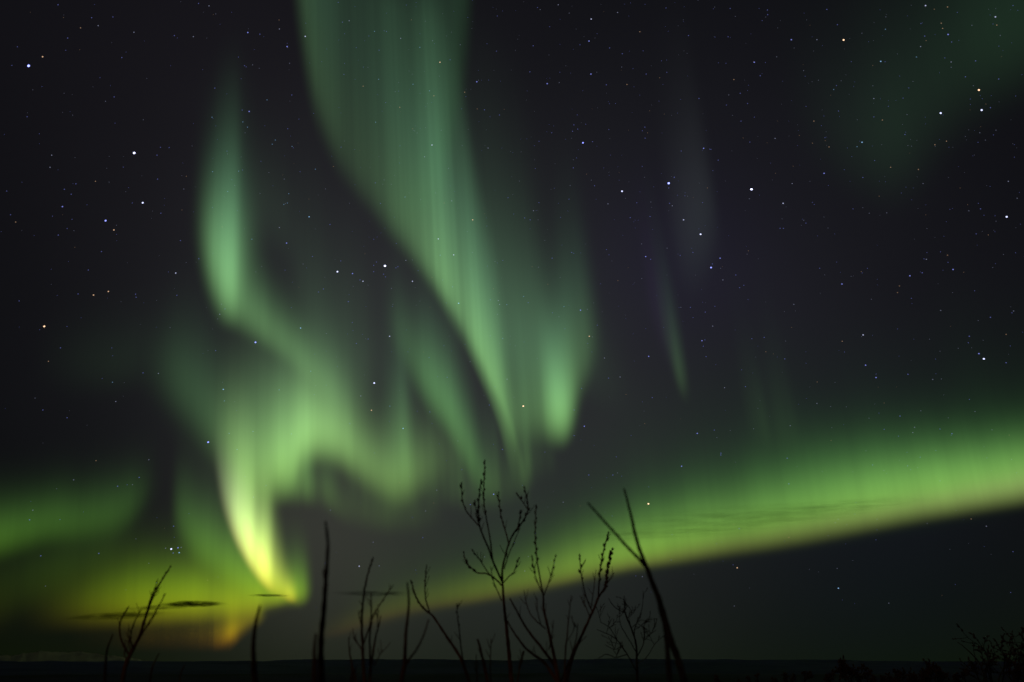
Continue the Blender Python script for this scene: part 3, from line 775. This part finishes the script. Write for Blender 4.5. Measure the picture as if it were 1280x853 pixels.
shrub('leaning budded shrub with thick catkin tips beside the leaning forked stick', 710, 3.9, [
    ([(708, 856), (711, 838), (717, 818), (727, 795), (736, 775), (743, 760), (748, 747), (757, 732), (759, 713), (765, 688)], 2.2, .9, .72, False),
    ([(748, 745), (749, 727), (751, 707), (755, 687), (760, 668)], 1.3, 1.0, .2, True),
    ([(741, 766), (734, 750), (729, 732), (726, 714), (725, 697)], 1.1, .7, .55, True),
    ([(737, 771), (731, 756), (725, 745)], .8, .5, None, True),
    ([(739, 760), (742, 738), (745, 712)], .8, .4, None, True),
    ([(751, 742), (759, 729), (768, 716)], .8, .4, None, True),
    ([(700, 854), (712, 826), (720, 800), (722, 780)], 1.1, .5, None, False),
    ([(704, 854), (716, 822), (722, 808), (733, 795)], 1.0, .4, None, False),
], seed=8, budsize=1.15)
shrub('tall dark forked stick leaning left, blurred, at the right of the shrubs', 868, 2.3, [
    ([(857, 858), (848, 826), (837, 795), (825, 753), (816, 730), (807, 706)], 4.2, 3.2, None, False),
    ([(807, 706), (800, 688), (794, 668), (787, 637), (780, 611)], 3.0, 1.3, None, True),
    ([(806, 708), (797, 697), (786, 686), (770, 668), (751, 647), (735, 629)], 2.3, 1.2, None, True),
    ([(838, 858), (835, 825), (832, 790), (827, 766), (823, 748)], 3.4, 2.2, None, False),
    ([(830, 782), (824, 765), (822, 752)], .9, .5, None, True),
], name='forked_stick', cat='twig', seed=9, mat=M_bark2, group='single sticks in the foreground')
shrub('tall single upright stick left of the shrubs, blurred', 402, 2.0, [
    ([(402, 858), (401, 820), (402, 790), (405, 762), (407, 728), (409, 700), (410, 680), (407, 652)], 4.0, 1.3, None, False),
    ([(408, 735), (405, 722), (404, 712)], 1.2, .8, None, True),
], name='upright_stick', cat='twig', seed=10, group='single sticks in the foreground')
shrub('short reddish stub close to the tall single stick', 394, 1.9, [
    ([(393, 858), (393, 832), (393, 812), (395, 792)], 3.2, 1.4, None, False),
], name='upright_stick', cat='twig', seed=12, group='single sticks in the foreground')
shrub('bare blurred stick standing under the bright swirl', 319, 1.9, [
    ([(319, 858), (317, 825), (317, 800), (320, 778), (325, 757)], 3.6, 1.5, None, False),
], name='upright_stick', cat='twig', seed=13, group='single sticks in the foreground')
shrub('bare shrub with curved branches at far left under the small dark clouds', 150, 3.3, [
    ([(152, 858), (157, 832), (166, 812), (175, 795), (180, 778), (186, 760), (192, 745), (202, 726), (213, 709)], 2.6, .7, .5, False),
    ([(167, 811), (176, 795), (183, 784), (191, 771), (200, 755), (207, 742)], 1.5, .6, None, True),
    ([(184, 764), (188, 749), (193, 737), (197, 726)], 1.1, .6, .3, True),
    ([(161, 818), (154, 806), (150, 794), (150, 780), (154, 769), (160, 760)], 1.5, .9, .7, True),
    ([(166, 812), (163, 797), (166, 783), (171, 772), (177, 761)], 1.2, .6, None, True),
    ([(163, 815), (161, 800), (160, 786)], .8, .5, None, True),
    ([(159, 830), (156, 822), (157, 800)], .6, .4, None, True),
], seed=14, budsize=.6)
shrub('lone thin twig left of the far left shrub', 131, 3.1, [
    ([(131, 858), (132, 830), (134, 812), (138, 801), (141, 793)], 1.7, .8, None, False),
], name='thin_twig', cat='twig', seed=15, group='single sticks in the foreground')
shrub('two short twigs just right of the far left shrub', 190, 3.4, [
    ([(187, 858), (190, 836), (194, 826), (199, 817)], 1.2, .6, None, False),
    ([(224, 858), (226, 842), (231, 831)], .9, .5, None, False),
], name='thin_twig', cat='twig', seed=16, group='single sticks in the foreground')
shrub('dense low bare shrub between the tall single stick and the tallest shrub', 460, 3.0, [
    ([(456, 858), (454, 830), (453, 805), (452, 785), (453, 760), (456, 735), (460, 717), (466, 699)], 2.0, .7, .6, False),
    ([(462, 858), (463, 838), (466, 818), (470, 795), (474, 780), (476, 770)], 1.8, .7, None, False),
    ([(454, 806), (460, 789), (466, 772), (474, 757), (483, 744), (490, 733)], 1.3, .6, .65, True),
    ([(463, 832), (462, 800), (464, 775), (464, 742)], 1.6, .8, None, True),
    ([(454, 815), (447, 804), (442, 793), (441, 786)], 1.0, .5, None, True),
    ([(446, 858), (441, 836), (437, 815), (436, 797)], 1.5, .6, None, False),
    ([(468, 832), (473, 822), (478, 813)], .9, .5, None, True),
    ([(453, 785), (449, 772), (448, 763)], .8, .5, None, True),
    ([(472, 790), (472, 776), (473, 762)], .8, .5, None, True),
    ([(439, 858), (440, 845), (444, 838)], 2.2, 1.4, None, False),
], seed=17, budsize=.6)
shrub('forked blurred twig pair right of the dense low shrub', 500, 2.5, [
    ([(500, 858), (504, 840), (506, 826), (507, 795), (510, 768), (511, 750), (509, 728)], 2.6, 1.1, None, False),
    ([(506, 832), (514, 821), (522, 810), (530, 793), (536, 774)], 1.7, .9, None, True),
], name='forked_stick', cat='twig', seed=18, group='single sticks in the foreground')
shrub('slender shrub arching left with a budded fork tip, left of the tallest shrub', 592, 3.7, [
    ([(588, 858), (581, 836), (573, 818), (561, 800), (549, 782), (541, 770), (533, 764), (525, 755), (519, 744), (514, 727)], 2.0, .7, .72, False),
    ([(537, 766), (533, 752), (531, 738), (533, 708)], 1.1, .7, .5, True),
    ([(579, 829), (576, 808), (574, 787), (572, 772), (571, 757)], 1.1, .6, .6, True),
    ([(611, 858), (604, 826), (597, 799)], 2.0, 1.4, None, False),
    ([(614, 858), (613, 830), (614, 798)], .8, .5, None, False),
    ([(597, 858), (596, 838), (595, 818)], .8, .5, None, False),
    ([(646, 858), (650, 832), (654, 816)], 1.1, .6, .5, False),
], seed=19, budsize=.65)

# branching generator for the two farther shrubs
def wild(x0, y0, ang, ln, r, depth, rs, outl, tipmin=.35, first=True):
    pts = [(x0, y0)]; a = ang; x, y = x0, y0
    steps = 4
    for i in range(steps):
        a += rs.uniform(-.16, .16)
        x += math.cos(a) * ln / steps; y -= math.sin(a) * ln / steps
        pts.append((x, y))
    outl.append((pts, r, max(tipmin, r * .5), None if depth else .3, not first))
    if depth > 0:
        for k in range(rs.randint(2, 5)):
            q = pts[rs.randint(1, len(pts))]
            wild(q[0], q[1], a + rs.uniform(-.85, .85), ln * rs.uniform(.4, .72), max(tipmin, r * .6), depth - 1, rs, outl, tipmin, False)
rs = np.random.RandomState(31)
S = [
    ([(797, 858), (796, 830), (795, 806), (789, 785), (782, 768), (780, 745)], 1.5, .5, None, False),
    ([(780, 766), (771, 761), (764, 754), (761, 748)], .7, .4, None, True),
    ([(795, 838), (784, 818), (771, 800), (758, 792), (746, 787)], .9, .4, None, True),
    ([(771, 800), (762, 785), (751, 778)], .6, .4, None, True),
    ([(795, 806), (793, 788), (800, 770), (803, 758)], .8, .4, None, True),
    ([(796, 822), (804, 806), (806, 793), (805, 782)], .8, .4, None, True),
    ([(806, 800), (814, 792), (820, 788)], .5, .35, None, True),
    ([(789, 785), (786, 772), (788, 762)], .5, .35, None, True),
    ([(784, 818), (770, 822), (758, 818), (747, 824)], .7, .4, None, True),
    ([(776, 808), (768, 812), (756, 806)], .5, .35, None, True),
    ([(795, 815), (784, 796), (776, 782), (774, 772)], .7, .4, None, True),
    ([(796, 830), (808, 822), (818, 806)], .6, .4, None, True),
]
for st_ in list(S)[:1] + list(S)[2:]:
    for z in range(2):
        q_ = st_[0][rs.randint(1, len(st_[0]))]
        wild(q_[0], q_[1], math.pi / 2 + rs.uniform(-1.0, 1.0), rs.uniform(12, 26), .45, 1, rs, S, .28, False)
shrub('small finely branched shrub in front of the horizon, left of the leaning forked stick', 797, 6.5, S, seed=21, mat=M_bark2, budsize=.3)

def thicket(label, centre, dist, xs, top, seed, n):
    rs = np.random.RandomState(seed); S = []
    for i in range(n):
        x = rs.uniform(*xs)
        ytop = np.interp(x, [t_[0] for t_ in top], [t_[1] for t_ in top])
        ln = (858 - ytop) * rs.uniform(.5, .85)
        wild(x, 858, math.pi / 2 + rs.uniform(-.5, .6), ln * .75, .85, 2, rs, S, .32)
    return shrub(label, centre, dist, S, name='shrub', seed=seed, mat=M_bark2, budsize=.7)
thicket('dense dark thicket of bare twigs in the bottom right corner', 1262, 9.0, (1222, 1330), [(1200, 826), (1228, 800), (1245, 786), (1280, 784), (1330, 780)], 44, 26)
shrub('long bare twig arching left out of the corner thicket', 1232, 8.6, [([(1234, 858), (1226, 832), (1214, 817), (1204, 808), (1197, 803)], 1.0, .45, None, False), ([(1219, 822), (1217, 812), (1219, 803)], .5, .35, None, True)], name='thin_twig', cat='twig', seed=45, mat=M_bark2, group='single sticks in the foreground')
thicket('little dark tuft of a shrub on the horizon left of the corner thicket', 1166, 14.0, (1156, 1178), [(1150, 838), (1165, 818), (1180, 836)], 46, 8)
thicket('faint low shrub on the horizon, leftmost in the dark right part', 1070, 13.0, (1055, 1092), [(1050, 830), (1065, 818), (1092, 832)], 47, 6)
thicket('low dark shrub filling the bottom edge between the horizon tufts', 1120, 12.0, (1085, 1215), [(1080, 842), (1150, 838), (1215, 838)], 48, 16)
thicket('low tangle of twigs at the bottom edge right of the leaning forked stick', 930, 12.5, (880, 1050), [(880, 846), (950, 842), (1050, 838)], 49, 12)
